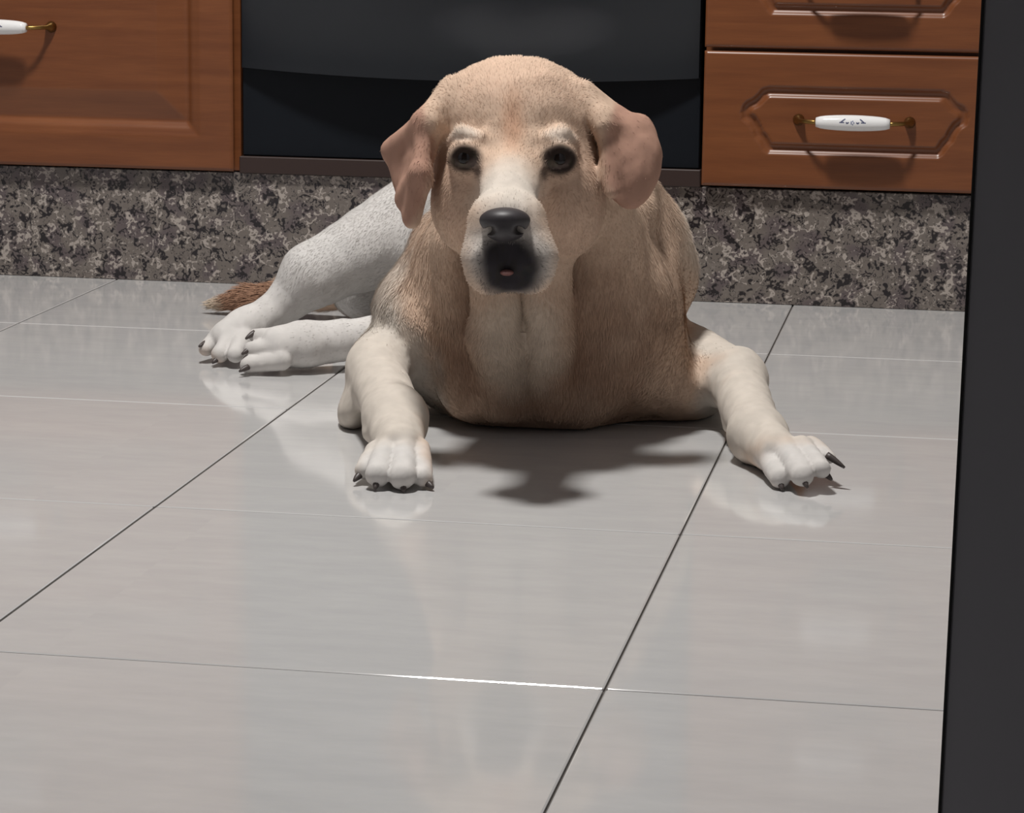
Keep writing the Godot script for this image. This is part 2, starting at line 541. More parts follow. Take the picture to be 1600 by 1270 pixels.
func field_slab(slab: int, job: Dictionary) -> void:
	var n: Vector3i = job.n
	var lo: Vector3 = job.lo
	var c: float = job.c
	var z0: int = slab * job.thick
	var z1: int = mini(z0 + job.thick, n.z)
	var nx := n.x
	var nxy := n.x * n.y
	var f := PackedFloat32Array()
	f.resize(nxy * (z1 - z0))
	f.fill(1.0)
	for q in job.list:
		var k: float = q.k
		var m := k + 2.5 * c
		var qa: Vector3 = (q.lo - lo - Vector3(m, m, m)) / c
		var qb: Vector3 = (q.hi - lo + Vector3(m, m, m)) / c
		var ix0 := maxi(0, int(qa.x))
		var ix1 := mini(nx - 1, int(qb.x) + 1)
		var iy0 := maxi(0, int(qa.y))
		var iy1 := mini(n.y - 1, int(qb.y) + 1)
		var iz0 := maxi(z0, int(qa.z))
		var iz1 := mini(z1 - 1, int(qb.z) + 1)
		if iz0 > iz1 or ix0 > ix1 or iy0 > iy1:
			continue
		var kind: int = q.t
		var a: Vector3 = q.a if kind != 2 else q.c
		var ba := Vector3.ZERO
		var inv := 0.0
		var ra := 0.0
		var dr := 0.0
		var r := Vector3.ONE
		var bt := Basis()
		var cb := Vector3.ZERO
		var ac := Vector3.ZERO
		var nor := Vector3.ZERO
		var e1 := Vector3.ZERO
		var e2 := Vector3.ZERO
		var e3 := Vector3.ZERO
		if kind < 2:
			ba = q.b - a
			inv = 1.0 / maxf(ba.length_squared(), 1e-9)
			ra = q.ra
			dr = q.rb - q.ra
		elif kind == 2:
			r = q.r
			bt = q.basis.transposed()
		else:
			ra = q.ra
			ba = q.b - a
			cb = q.c - q.b
			ac = a - q.c
			nor = ba.cross(ac)
			e1 = ba.cross(nor)
			e2 = cb.cross(nor)
			e3 = ac.cross(nor)
		var r2 := r * r
		var quarter := 0.25 / k
		for iz in range(iz0, iz1 + 1):
			for iy in range(iy0, iy1 + 1):
				var at := (iz - z0) * nxy + iy * nx
				var p := lo + Vector3(ix0, iy, iz) * c - a
				p.x -= c
				for ix in range(ix0, ix1 + 1):
					p.x += c
					var d: float
					if kind < 2:
						var h := clampf(p.dot(ba) * inv, 0.0, 1.0)
						d = (p - ba * h).length() - ra - dr * h
					elif kind == 2:
						var s := bt * p
						var k0 := (s / r).length()
						d = k0 * (k0 - 1.0) / maxf((s / r2).length(), 1e-6)
					else:
						var pb := p - ba
						var pc := p + ac
						if e1.dot(p) <= 0.0 and e2.dot(pb) <= 0.0 and e3.dot(pc) <= 0.0 or e1.dot(p) >= 0.0 and e2.dot(pb) >= 0.0 and e3.dot(pc) >= 0.0:
							d = absf(nor.dot(p)) / nor.length() - ra
						else:
							var d1 := (ba * clampf(p.dot(ba) / ba.length_squared(), 0, 1) - p).length_squared()
							var d2 := (cb * clampf(pb.dot(cb) / cb.length_squared(), 0, 1) - pb).length_squared()
							var d3 := (ac * clampf(pc.dot(ac) / ac.length_squared(), 0, 1) - pc).length_squared()
							d = sqrt(minf(d1, minf(d2, d3))) - ra
					var old := f[at + ix]
					if kind == 1:
						d = -d
						var h := k - absf(old - d)
						f[at + ix] = maxf(old, d) + (h * h * quarter if h > 0.0 else 0.0)
					else:
						var h := k - absf(old - d)
						f[at + ix] = minf(old, d) - (h * h * quarter if h > 0.0 else 0.0)
	# the ground it lies on, the lumps of its coat, and which cells lie near the surface
	var near := PackedInt32Array()
	var band := 3.0 * c
	var lumps: float = job.lumps
	for iz in range(z0, z1):
		for iy in n.y:
			var at := (iz - z0) * nxy + iy * nx
			var y := lo.y + iy * c
			for ix in nx:
				var v := f[at + ix]
				if v < band and v > -band - 0.02:
					if lumps > 0.0:
						var p := lo + Vector3(ix, iy, iz) * c
						v += lumps * fur_noise.get_noise_3d(p.x, p.y * 0.55, p.z)
					v = maxf(v, 0.0008 - y)
					f[at + ix] = v
					if absf(v) < band:
						near.append(iz * nxy + iy * nx + ix)
				elif v < 0.0 and y < 0.0008 + band:
					f[at + ix] = maxf(v, 0.0008 - y)
					near.append(iz * nxy + iy * nx + ix)
	lock.lock()
	job.field[slab] = f
	job.near[slab] = near
	lock.unlock()


# appends the surface inside the box lo..hi to the arrays in «out»; cells inside one of the «skip» boxes are left to a finer grid
func surface_net(list: Array, lo: Vector3, hi: Vector3, c: float, lumps: float, out: Dictionary, skip := []) -> void:
	var n := Vector3i(((hi - lo) / c).ceil()) + Vector3i.ONE
	var thick := 6
	var slabs := int(ceil(float(n.z) / thick))
	var job := {"n": n, "lo": lo, "c": c, "thick": thick, "list": list, "lumps": lumps, "field": [], "near": []}
	job.field.resize(slabs)
	job.near.resize(slabs)
	var task := WorkerThreadPool.add_group_task(field_slab.bind(job), slabs)
	WorkerThreadPool.wait_for_group_task_completion(task)
	var f := PackedFloat32Array()
	for s in slabs:
		f.append_array(job.field[s])
	var nx := n.x
	var nxy := n.x * n.y
	var ids := {}
	var order := PackedInt32Array()
	var offs := PackedInt32Array([0, 1, nx, nx + 1, nxy, nxy + 1, nxy + nx, nxy + nx + 1])
	var pts: PackedVector3Array = out.points
	var nors: PackedVector3Array = out.normals
	for s in slabs:
		for at in job.near[s]:
			var x: int = at % nx
			var y: int = (at / nx) % n.y
			var z: int = at / nxy
			if x >= nx - 1 or y >= n.y - 1 or z >= n.z - 1:
				continue
			var v0 := f[at]
			var v1 := f[at + 1]
			var v2 := f[at + nx]
			var v3 := f[at + nx + 1]
			var v4 := f[at + nxy]
			var v5 := f[at + nxy + 1]
			var v6 := f[at + nxy + nx]
			var v7 := f[at + nxy + nx + 1]
			var neg := int(v0 < 0) + int(v1 < 0) + int(v2 < 0) + int(v3 < 0) + int(v4 < 0) + int(v5 < 0) + int(v6 < 0) + int(v7 < 0)
			if neg == 0 or neg == 8:
				continue
			var sum := Vector3.ZERO
			var cnt := 0
			if (v0 < 0) != (v1 < 0): sum += Vector3(v0 / (v0 - v1), 0, 0); cnt += 1
			if (v2 < 0) != (v3 < 0): sum += Vector3(v2 / (v2 - v3), 1, 0); cnt += 1
			if (v4 < 0) != (v5 < 0): sum += Vector3(v4 / (v4 - v5), 0, 1); cnt += 1
			if (v6 < 0) != (v7 < 0): sum += Vector3(v6 / (v6 - v7), 1, 1); cnt += 1
			if (v0 < 0) != (v2 < 0): sum += Vector3(0, v0 / (v0 - v2), 0); cnt += 1
			if (v1 < 0) != (v3 < 0): sum += Vector3(1, v1 / (v1 - v3), 0); cnt += 1
			if (v4 < 0) != (v6 < 0): sum += Vector3(0, v4 / (v4 - v6), 1); cnt += 1
			if (v5 < 0) != (v7 < 0): sum += Vector3(1, v5 / (v5 - v7), 1); cnt += 1
			if (v0 < 0) != (v4 < 0): sum += Vector3(0, 0, v0 / (v0 - v4)); cnt += 1
			if (v1 < 0) != (v5 < 0): sum += Vector3(1, 0, v1 / (v1 - v5)); cnt += 1
			if (v2 < 0) != (v6 < 0): sum += Vector3(0, 1, v2 / (v2 - v6)); cnt += 1
			if (v3 < 0) != (v7 < 0): sum += Vector3(1, 1, v3 / (v3 - v7)); cnt += 1
			ids[at] = pts.size()
			pts.append(lo + (Vector3(x, y, z) + sum / cnt) * c)
			nors.append(Vector3(v1 + v3 + v5 + v7 - v0 - v2 - v4 - v6, v2 + v3 + v6 + v7 - v0 - v1 - v4 - v5, v4 + v5 + v6 + v7 - v0 - v1 - v2 - v3).normalized())
			order.append(at)
	var tri: PackedInt32Array = out.indices
	for at in order:
		var inside := f[at] < 0
		var p := lo + Vector3(at % nx, (at / nx) % n.y, at / nxy) * c
		var left_out := false
		for b in skip:
			if b.has_point(p):
				left_out = true
				break
		if left_out:
			continue
		for ax in 3:
			var step: int = [1, nx, nxy][ax]
			if (f[at + step] < 0) == inside:
				continue
			var s1: int = [nx, nxy, 1][ax]
			var s2: int = [nxy, 1, nx][ax]
			var a = ids.get(at)
			var b = ids.get(at - s1)
			var d = ids.get(at - s2)
			var e = ids.get(at - s1 - s2)
			if a == null or b == null or d == null or e == null:
				continue
			if inside:
				tri.append_array(PackedInt32Array([a, d, e, a, e, b]))
			else:
				tri.append_array(PackedInt32Array([a, e, d, a, b, e]))
	out.points = pts
	out.normals = nors
	out.indices = tri


func coat_color(p: Vector3, base: Color) -> Color:
	var c := base
	var w := coat_noise.get_noise_3d(p.x, p.y, p.z)
	var w2 := coat_noise.get_noise_3d(p.x * 4.0 + 3.0, p.y * 2.5, p.z * 4.0)
	for d in dyes:
		var q: Vector3 = ((p - d[0]) * FACE) * d[1]
		var r := q.length() + 0.22 * w
		if r < 1.0:
			c = c.lerp(d[2], d[3] * (1.0 - smoothstep(d[4], 1.0, r)))
	var t := 1.0 + 0.10 * w2 + 0.05 * w
	return Color(c.r * t, c.g * t, c.b * t)


func commit(out: Dictionary, base: Color, dyed: bool) -> ArrayMesh:
	var arrays := []
	arrays.resize(Mesh.ARRAY_MAX)
	arrays[Mesh.ARRAY_VERTEX] = out.points
	arrays[Mesh.ARRAY_NORMAL] = out.normals
	arrays[Mesh.ARRAY_INDEX] = out.indices
	if dyed:
		var cols := PackedColorArray()
		cols.resize(out.points.size())
		for i in out.points.size():
			cols[i] = coat_color(out.points[i], base)
		arrays[Mesh.ARRAY_COLOR] = cols
		out.colors = cols
	var m := ArrayMesh.new()
	m.add_surface_from_arrays(Mesh.PRIMITIVE_TRIANGLES, arrays)
	return m


func claw(parent: Node3D, a: Vector3, b: Vector3) -> void:
	var d := b - a
	var pts := []
	var rad := []
	for i in 6:
		var t := i / 5.0
		pts.append(a - d * 0.4 + d * 1.4 * t + Vector3(0, -0.001 * t * t, 0))
		rad.append(lerpf(0.0034, 0.0012, t * t))
	part("claw", bar(pts, rad, 8), mats.claw, parent)


func eye(parent: Node3D, at: Vector3) -> void:
	var s := SphereMesh.new()
	s.radius = 0.0128
	s.height = 0.0256
	s.radial_segments = 32
	s.rings = 16
	var e := part("eye", s, mats.eye, parent, at)
	e.basis = FACE


func tongue(parent: Node3D, at: Vector3) -> void:
	var s := SphereMesh.new()
	s.radius = 1.0
	s.height = 2.0
	var e := part("tongue", s, plain(Color8(120, 80, 76), 0.5), parent, at)
	e.basis = FACE * Basis.from_scale(Vector3(0.0060, 0.0028, 0.012))


# which way the coat lies near a point, and how long it is there
func flow(at: Vector3, dir: Vector3, length: float) -> void:
	flows.append([at, dir, length])


# short hairs all over the body, one curved blade each
func part_fur(parent: Node3D, out: Dictionary) -> void:
	var st := SurfaceTool.new()
	st.begin(Mesh.PRIMITIVE_TRIANGLES)
	st.set_smooth_group(-1)
	var rows := [[0.0, 0.0, 0.5], [0.4, 0.10, 0.42], [0.75, 0.15, 0.26], [1.0, 0.16, 0.0]]   # along, up, half width
	for i in 3:
		var a: Array = rows[i]
		var b: Array = rows[i + 1]
		var p0 := Vector3(-a[2], a[1], a[0])
		var p1 := Vector3(a[2], a[1], a[0])
		var p2 := Vector3(b[2], b[1], b[0])
		var p3 := Vector3(-b[2], b[1], b[0])
		for v in [p0, p1, p2, p0, p2, p3]:
			st.set_normal(Vector3.UP)
			st.add_vertex(v)
	var pts: PackedVector3Array = out.points
	var nors: PackedVector3Array = out.normals
	var tri: PackedInt32Array = out.indices
	var cols: PackedColorArray = out.colors
	var ways := {}
	var buf := PackedFloat32Array()
	for t in range(0, tri.size(), 3):
		var i := tri[t]
		var a := pts[i]
		if a.y < 0.006:
			continue
		var b := pts[tri[t + 1]]
		var c := pts[tri[t + 2]]
		var want := (b - a).cross(c - a).length() * 0.5 * HAIRS
		var count := int(want + rng.randf())
		if count == 0:
			continue
		if not ways.has(i):
			var d := Vector3.ZERO
			var len := 0.0
			var sum := 0.0
			for fl in flows:
				var w := 1.0 / pow((a - fl[0]).length_squared() + 0.0002, 2)
				d += fl[1] * w
				len += fl[2] * w
				sum += w
			ways[i] = [d / sum, len / sum]
		var n := nors[i]
		var col := cols[i]
		if col.get_luminance() < 0.10:
			continue
		var bare := smoothstep(0.0030, 0.0046, ways[i][1])      # the legs, paws and ears are sleek
		for k in count:
			if rng.randf() > bare:
				continue
			var u := sqrt(rng.randf())
			var v := rng.randf()
			var p := a * (1.0 - u) + (b * (1.0 - v) + c * v) * u
			var d: Vector3 = ways[i][0] + Vector3(rng.randf_range(-0.25, 0.25), rng.randf_range(-0.25, 0.25), rng.randf_range(-0.25, 0.25))
			d = (d - n * d.dot(n)).normalized()
			var dir := (d + n * rng.randf_range(0.02, 0.24)).normalized()
			var side := n.cross(dir).normalized()
			var up := dir.cross(side)
			var l: float = ways[i][1] * rng.randf_range(0.6, 1.15)
			var wd := 0.00055 + 0.03 * l
			var x := side * wd
			var y := up * l
			var z := dir * l
			p -= n * 0.0004
			var g := rng.randf_range(0.86, 1.14)
			buf.append_array(PackedFloat32Array([x.x, y.x, z.x, p.x, x.y, y.y, z.y, p.y, x.z, y.z, z.z, p.z, col.r * g, col.g * g, col.b * g, 1.0]))
	var mm := MultiMesh.new()
	mm.transform_format = MultiMesh.TRANSFORM_3D
	mm.use_colors = true
	mm.mesh = st.commit()
	mm.instance_count = buf.size() / 16
	mm.buffer = buf
	var o := MultiMeshInstance3D.new()
	o.name = "fur"
	o.multimesh = mm
	o.material_override = mats.coat
	tag(o, "", "", "", "stuff")
	parent.add_child(o, true)


func shape_dog() -> void:
	# trunk, from the hips at the back to the chest at the front
	cone(body, Vector3(-0.4599, 0.1212, -2.7973), 0.1311, Vector3(-0.5406, 0.1090, -3.0807), 0.1074, 0.0300)
	ell(body, Vector3(-0.5825, 0.1057, -3.0831), Vector3(0.0780, 0.0728, 0.1600), 0, 0.050)
	cone(body, Vector3(-0.4394, 0.1099, -2.6953), 0.1265, Vector3(-0.4347, 0.0781, -2.6693), 0.1063, 0.0400)
	ell(body, Vector3(-0.4250, 0.0385, -2.6735), Vector3(0.1215, 0.0614, 0.1300), 0, 0.040)
	# shoulders and upper arms
	ell(body, Vector3(-0.5510, 0.0782, -2.6596), Vector3(0.0453, 0.0679, 0.1000), 24, 0.030)
	ell(body, Vector3(-0.3015, 0.0287, -2.7033), Vector3(0.0545, 0.0402, 0.1000), -15, 0.040)
	ell(body, Vector3(-0.3549, 0.1135, -2.6279), Vector3(0.0706, 0.0788, 0.0850), -8, 0.045)
	ell(body, Vector3(-0.3455, 0.1388, -2.7481), Vector3(0.0472, 0.0787, 0.1100), -12, 0.040)
	ell(body, Vector3(-0.5288, 0.1328, -2.6947), Vector3(0.0339, 0.0586, 0.1000), 18, 0.040)
	# neck and throat
	cone(body, Vector3(-0.4388, 0.2335, -2.5748), 0.0788, Vector3(-0.4368, 0.1284, -2.6580), 0.1151, 0.0300)
	cone(body, Vector3(-0.3539, 0.2280, -2.6504), 0.0391, Vector3(-0.3319, 0.1353, -2.7291), 0.0469, 0.0300)
	cone(body, Vector3(-0.3466, 0.2238, -2.6921), 0.0243, Vector3(-0.3124, 0.1379, -2.7640), 0.0171, 0.0200)
	# dewlap folds
	cone(body, Vector3(-0.4445, 0.1848, -2.4714), 0.0238, Vector3(-0.4467, 0.1002, -2.5093), 0.0249, 0.0140)
	cone(body, Vector3(-0.4467, 0.1002, -2.5093), 0.0249, Vector3(-0.4492, 0.0361, -2.5552), 0.0236, 0.0200)
	cone(body, Vector3(-0.3971, 0.1854, -2.4797), 0.0238, Vector3(-0.3995, 0.1008, -2.5175), 0.0249, 0.0040)
	cone(body, Vector3(-0.3995, 0.1008, -2.5175), 0.0249, Vector3(-0.4028, 0.0366, -2.5634), 0.0236, 0.0080)
	cone(body, Vector3(-0.4917, 0.1870, -2.5360), 0.0269, Vector3(-0.4852, 0.0372, -2.5751), 0.0288, 0.0220)
	cone(body, Vector3(-0.3745, 0.1944, -2.5576), 0.0318, Vector3(-0.3785, 0.0385, -2.5938), 0.0313, 0.0220)
	cone(body, Vector3(-0.3573, 0.2127, -2.5642), 0.0232, Vector3(-0.3695, 0.1337, -2.5518), 0.0196, 0.0250)
	cone(body, Vector3(-0.3695, 0.1337, -2.5518), 0.0196, Vector3(-0.3820, 0.0403, -2.5832), 0.0200, 0.0200)
	cone(body, Vector3(-0.3500, 0.2288, -2.5324), 0.0241, Vector3(-0.3445, 0.1410, -2.5937), 0.0348, 0.0350)
	cone(body, Vector3(-0.3356, 0.2143, -2.6095), 0.0248, Vector3(-0.3560, 0.1096, -2.5908), 0.0224, 0.0250)
	cone(body, Vector3(-0.5120, 0.1729, -2.5918), 0.0188, Vector3(-0.5386, 0.0614, -2.6068), 0.0216, 0.0250)
	# skull, brows and cheeks
	ell(body, Vector3(-0.4287, 0.2953, -2.4904), Vector3(0.0778, 0.0677, 0.0920), 0, 0.020)
	ell(body, Vector3(-0.4303, 0.3233, -2.4874), Vector3(0.0592, 0.0343, 0.0600), 0, 0.030)
	ell(body, Vector3(-0.4651, 0.2452, -2.4589), Vector3(0.0360, 0.0561, 0.0720), -8, 0.020)
	ell(body, Vector3(-0.3796, 0.2451, -2.4736), Vector3(0.0372, 0.0578, 0.0720), 8, 0.020)
	cone(body, Vector3(-0.4727, 0.2976, -2.4038), 0.0029, Vector3(-0.4615, 0.3060, -2.3970), 0.0029, 0.0140)
	cone(body, Vector3(-0.4615, 0.3060, -2.3970), 0.0029, Vector3(-0.4433, 0.3022, -2.3932), 0.0029, 0.0140)
	cone(body, Vector3(-0.3638, 0.2979, -2.4226), 0.0029, Vector3(-0.3728, 0.3060, -2.4123), 0.0029, 0.0140)
	cone(body, Vector3(-0.3728, 0.3060, -2.4123), 0.0029, Vector3(-0.3892, 0.3018, -2.4024), 0.0029, 0.0140)
	carve(body, Vector3(-0.4107, 0.3410, -2.3733), 0.0011, Vector3(-0.4119, 0.3040, -2.3762), 0.0011, 0.0300)
	# eye sockets and lids
	ell(body, Vector3(-0.4575, 0.2830, -2.3922), Vector3(0.0160, 0.0143, 0.0180), 0, 0.012)
	ell(body, Vector3(-0.3744, 0.2830, -2.4065), Vector3(0.0160, 0.0143, 0.0180), 0, 0.012)
	carve(body, Vector3(-0.4580, 0.2856, -2.3709), 0.0125, Vector3(-0.4479, 0.2852, -2.3725), 0.0125, 0.0050)
	carve(body, Vector3(-0.3763, 0.2850, -2.3848), 0.0125, Vector3(-0.3662, 0.2857, -2.3867), 0.0125, 0.0050)
	# muzzle, flews and chin
	cone(body, Vector3(-0.4167, 0.2743, -2.4058), 0.0276, Vector3(-0.4055, 0.2382, -2.3087), 0.0233, 0.0220)
	cone(body, Vector3(-0.4171, 0.2376, -2.3107), 0.0211, Vector3(-0.4193, 0.2070, -2.3002), 0.0205, 0.0140)
	cone(body, Vector3(-0.3936, 0.2379, -2.3148), 0.0222, Vector3(-0.3822, 0.2075, -2.3067), 0.0216, 0.0140)
	cone(body, Vector3(-0.4193, 0.2070, -2.3002), 0.0205, Vector3(-0.4206, 0.1950, -2.3018), 0.0183, 0.0080)
	cone(body, Vector3(-0.3822, 0.2075, -2.3067), 0.0216, Vector3(-0.3813, 0.1955, -2.3087), 0.0189, 0.0080)
	cone(body, Vector3(-0.4181, 0.1869, -2.3007), 0.0100, Vector3(-0.3820, 0.1873, -2.3070), 0.0100, 0.0080)
	carve(body, Vector3(-0.3996, 0.2215, -2.2796), 0.0014, Vector3(-0.3983, 0.2053, -2.2767), 0.0016, 0.0060)
	carve(body, Vector3(-0.4127, 0.1965, -2.2766), 0.0022, Vector3(-0.3813, 0.1969, -2.2821), 0.0022, 0.0060)
	# ears hang as folded flaps
	flap(body, Vector3(-0.4809, 0.3399, -2.4436), Vector3(-0.4968, 0.3127, -2.4149), Vector3(-0.5351, 0.2834, -2.4388), 0.0075, 0.016)
	flap(body, Vector3(-0.4968, 0.3127, -2.4149), Vector3(-0.5351, 0.2834, -2.4388), Vector3(-0.5196, 0.2443, -2.4235), 0.0075, 0.012)
	flap(body, Vector3(-0.4967, 0.3099, -2.4144), Vector3(-0.4986, 0.2688, -2.3906), Vector3(-0.5163, 0.2426, -2.4134), 0.0070, 0.010)
	flap(body, Vector3(-0.4986, 0.2688, -2.3906), Vector3(-0.5163, 0.2426, -2.4134), Vector3(-0.5071, 0.2245, -2.3960), 0.0070, 0.010)
	flap(body, Vector3(-0.4809, 0.3399, -2.4436), Vector3(-0.4968, 0.3127, -2.4149), Vector3(-0.4860, 0.3063, -2.4259), 0.0075, 0.016)
	flap(body, Vector3(-0.4943, 0.2600, -2.3927), Vector3(-0.4990, 0.3098, -2.4140), Vector3(-0.4926, 0.2981, -2.4180), 0.0055, 0.008)
	flap(body, Vector3(-0.4943, 0.2600, -2.3927), Vector3(-0.4986, 0.2688, -2.3906), Vector3(-0.5061, 0.2274, -2.3967), 0.0060, 0.008)
	flap(body, Vector3(-0.3586, 0.3414, -2.4650), Vector3(-0.3087, 0.3006, -2.4812), Vector3(-0.3395, 0.3119, -2.4419), 0.0075, 0.016)
	ell(body, Vector3(-0.3161, 0.2845, -2.4633), Vector3(0.0268, 0.0362, 0.0160), 12, 0.012)
	ell(body, Vector3(-0.3164, 0.2694, -2.4500), Vector3(0.0232, 0.0349, 0.0140), 4, 0.012)
	cone(body, Vector3(-0.3400, 0.3170, -2.4490), 0.0041, Vector3(-0.3289, 0.2528, -2.4281), 0.0046, 0.0160)
	cone(body, Vector3(-0.3100, 0.3124, -2.4801), 0.0053, Vector3(-0.2975, 0.2805, -2.4802), 0.0065, 0.0120)
	carve(body, Vector3(-0.3409, 0.3018, -2.4242), 0.0023, Vector3(-0.3343, 0.2437, -2.4140), 0.0029, 0.0100)
	carve(body, Vector3(-0.4858, 0.2997, -2.4019), 0.0017, Vector3(-0.4862, 0.2509, -2.3996), 0.0023, 0.0080)
	# right foreleg, stretched towards the camera
	ell(body, Vector3(-0.5866, 0.0577, -2.5978), Vector3(0.0254, 0.0267, 0.0600), 0, 0.030)
	cone(body, Vector3(-0.5755, 0.0523, -2.5573), 0.0288, Vector3(-0.5280, 0.0347, -2.4278), 0.0268, 0.0200)
	cone(body, Vector3(-0.5280, 0.0347, -2.4278), 0.0268, Vector3(-0.5078, 0.0238, -2.3516), 0.0231, 0.0200)
	ell(body, Vector3(-0.5982, 0.0157, -2.5669), Vector3(0.0170, 0.0239, 0.0500), -15, 0.015)
	ell(body, Vector3(-0.5498, 0.0236, -2.4115), Vector3(0.0053, 0.0065, 0.0120), 0, 0.006)
	cone(body, Vector3(-0.5271, 0.0234, -2.3430), 0.0092, Vector3(-0.5294, 0.0121, -2.3043), 0.0085, 0.0030)
	cone(body, Vector3(-0.5171, 0.0269, -2.3455), 0.0115, Vector3(-0.5126, 0.0131, -2.2867), 0.0113, 0.0025)
	cone(body, Vector3(-0.5024, 0.0283, -2.3483), 0.0115, Vector3(-0.4905, 0.0128, -2.2853), 0.0118, 0.0025)
	cone(body, Vector3(-0.4892, 0.0250, -2.3499), 0.0098, Vector3(-0.4747, 0.0098, -2.2978), 0.0090, 0.0025)
	# left foreleg, splayed out
	cone(body, Vector3(-0.2880, 0.0573, -2.7525), 0.0263, Vector3(-0.2309, 0.0488, -2.6367), 0.0277, 0.0200)
	cone(body, Vector3(-0.2309, 0.0488, -2.6367), 0.0277, Vector3(-0.1950, 0.0263, -2.4732), 0.0237, 0.0180)
	cone(body, Vector3(-0.1950, 0.0263, -2.4732), 0.0237, Vector3(-0.1720, 0.0225, -2.4144), 0.0208, 0.0200)
	ell(body, Vector3(-0.2293, 0.0197, -2.5486), Vector3(0.0043, 0.0079, 0.0100), 0, 0.006)
	cone(body, Vector3(-0.1792, 0.0190, -2.4125), 0.0116, Vector3(-0.1656, 0.0105, -2.3667), 0.0097, 0.0025)
	cone(body, Vector3(-0.1640, 0.0269, -2.4063), 0.0127, Vector3(-0.1449, 0.0172, -2.3509), 0.0107, 0.0025)
	cone(body, Vector3(-0.1505, 0.0293, -2.4091), 0.0115, Vector3(-0.1294, 0.0219, -2.3596), 0.0090, 0.0025)
	cone(body, Vector3(-0.1432, 0.0296, -2.4207), 0.0093, Vector3(-0.1235, 0.0252, -2.3923), 0.0063, 0.0025)
	# upper hind leg: thigh, shank, hock and foot
	cone(body, Vector3(-0.6317, 0.1413, -3.0093), 0.0581, Vector3(-0.7348, 0.0913, -2.9404), 0.0344, 0.0200)
	ell(body, Vector3(-0.6919, 0.0444, -3.1144), Vector3(0.0606, 0.0348, 0.0900), 0, 0.030)
	cone(body, Vector3(-0.7348, 0.0913, -2.9404), 0.0344, Vector3(-0.7577, 0.0671, -2.9318), 0.0258, 0.0150)
	cone(body, Vector3(-0.7679, 0.0571, -2.9281), 0.0215, Vector3(-0.8003, 0.0359, -2.8977), 0.0199, 0.0070)
	cone(body, Vector3(-0.8003, 0.0359, -2.8977), 0.0199, Vector3(-0.8175, 0.0261, -2.8825), 0.0199, 0.0150)
	cone(body, Vector3(-0.8246, 0.0286, -2.8921), 0.0128, Vector3(-0.8379, 0.0156, -2.8666), 0.0085, 0.0025)
	cone(body, Vector3(-0.8106, 0.0278, -2.8737), 0.0127, Vector3(-0.8169, 0.0137, -2.8492), 0.0098, 0.0025)
	cone(body, Vector3(-0.7980, 0.0280, -2.8759), 0.0120, Vector3(-0.7976, 0.0149, -2.8424), 0.0091, 0.0025)
	# lower hind leg and foot
	cone(body, Vector3(-0.6081, 0.0375, -2.9001), 0.0296, Vector3(-0.6841, 0.0331, -2.8552), 0.0195, 0.0200)
	cone(body, Vector3(-0.6841, 0.0331, -2.8552), 0.0195, Vector3(-0.7173, 0.0302, -2.8386), 0.0230, 0.0150)
	cone(body, Vector3(-0.7173, 0.0302, -2.8386), 0.0230, Vector3(-0.7420, 0.0280, -2.8287), 0.0236, 0.0150)
	cone(body, Vector3(-0.7437, 0.0388, -2.8357), 0.0111, Vector3(-0.7699, 0.0393, -2.8261), 0.0083, 0.0025)
	cone(body, Vector3(-0.7394, 0.0276, -2.8188), 0.0125, Vector3(-0.7714, 0.0272, -2.8132), 0.0090, 0.0025)
	cone(body, Vector3(-0.7376, 0.0169, -2.8118), 0.0124, Vector3(-0.7727, 0.0111, -2.8046), 0.0090, 0.0025)
	# tail along the floor
	cone(body, Vector3(-0.7052, 0.0446, -3.1741), 0.0262, Vector3(-0.8312, 0.0266, -3.2005), 0.0188, 0.0200)
	cone(body, Vector3(-0.8312, 0.0266, -3.2005), 0.0188, Vector3(-0.8838, 0.0198, -3.2005), 0.0157, 0.0100)
	cone(body, Vector3(-0.8838, 0.0198, -3.2005), 0.0157, Vector3(-0.9273, 0.0124, -3.2019), 0.0055, 0.0100)
	# nose leather
	ell(nose, Vector3(-0.4016, 0.2419, -2.2832), Vector3(0.0219, 0.0110, 0.0220), 0, 0.004)
	ell(nose, Vector3(-0.4012, 0.2333, -2.2816), Vector3(0.0164, 0.0099, 0.0200), 0, 0.008)
	carve(nose, Vector3(-0.4045, 0.2353, -2.2505), 0.0032, Vector3(-0.4167, 0.2336, -2.2842), 0.0036, 0.0030)
	carve(nose, Vector3(-0.3880, 0.2361, -2.2534), 0.0032, Vector3(-0.3880, 0.2345, -2.2893), 0.0036, 0.0030)
	carve(nose, Vector3(-0.3975, 0.2352, -2.2578), 0.0008, Vector3(-0.3982, 0.2226, -2.2625), 0.0008, 0.0030)


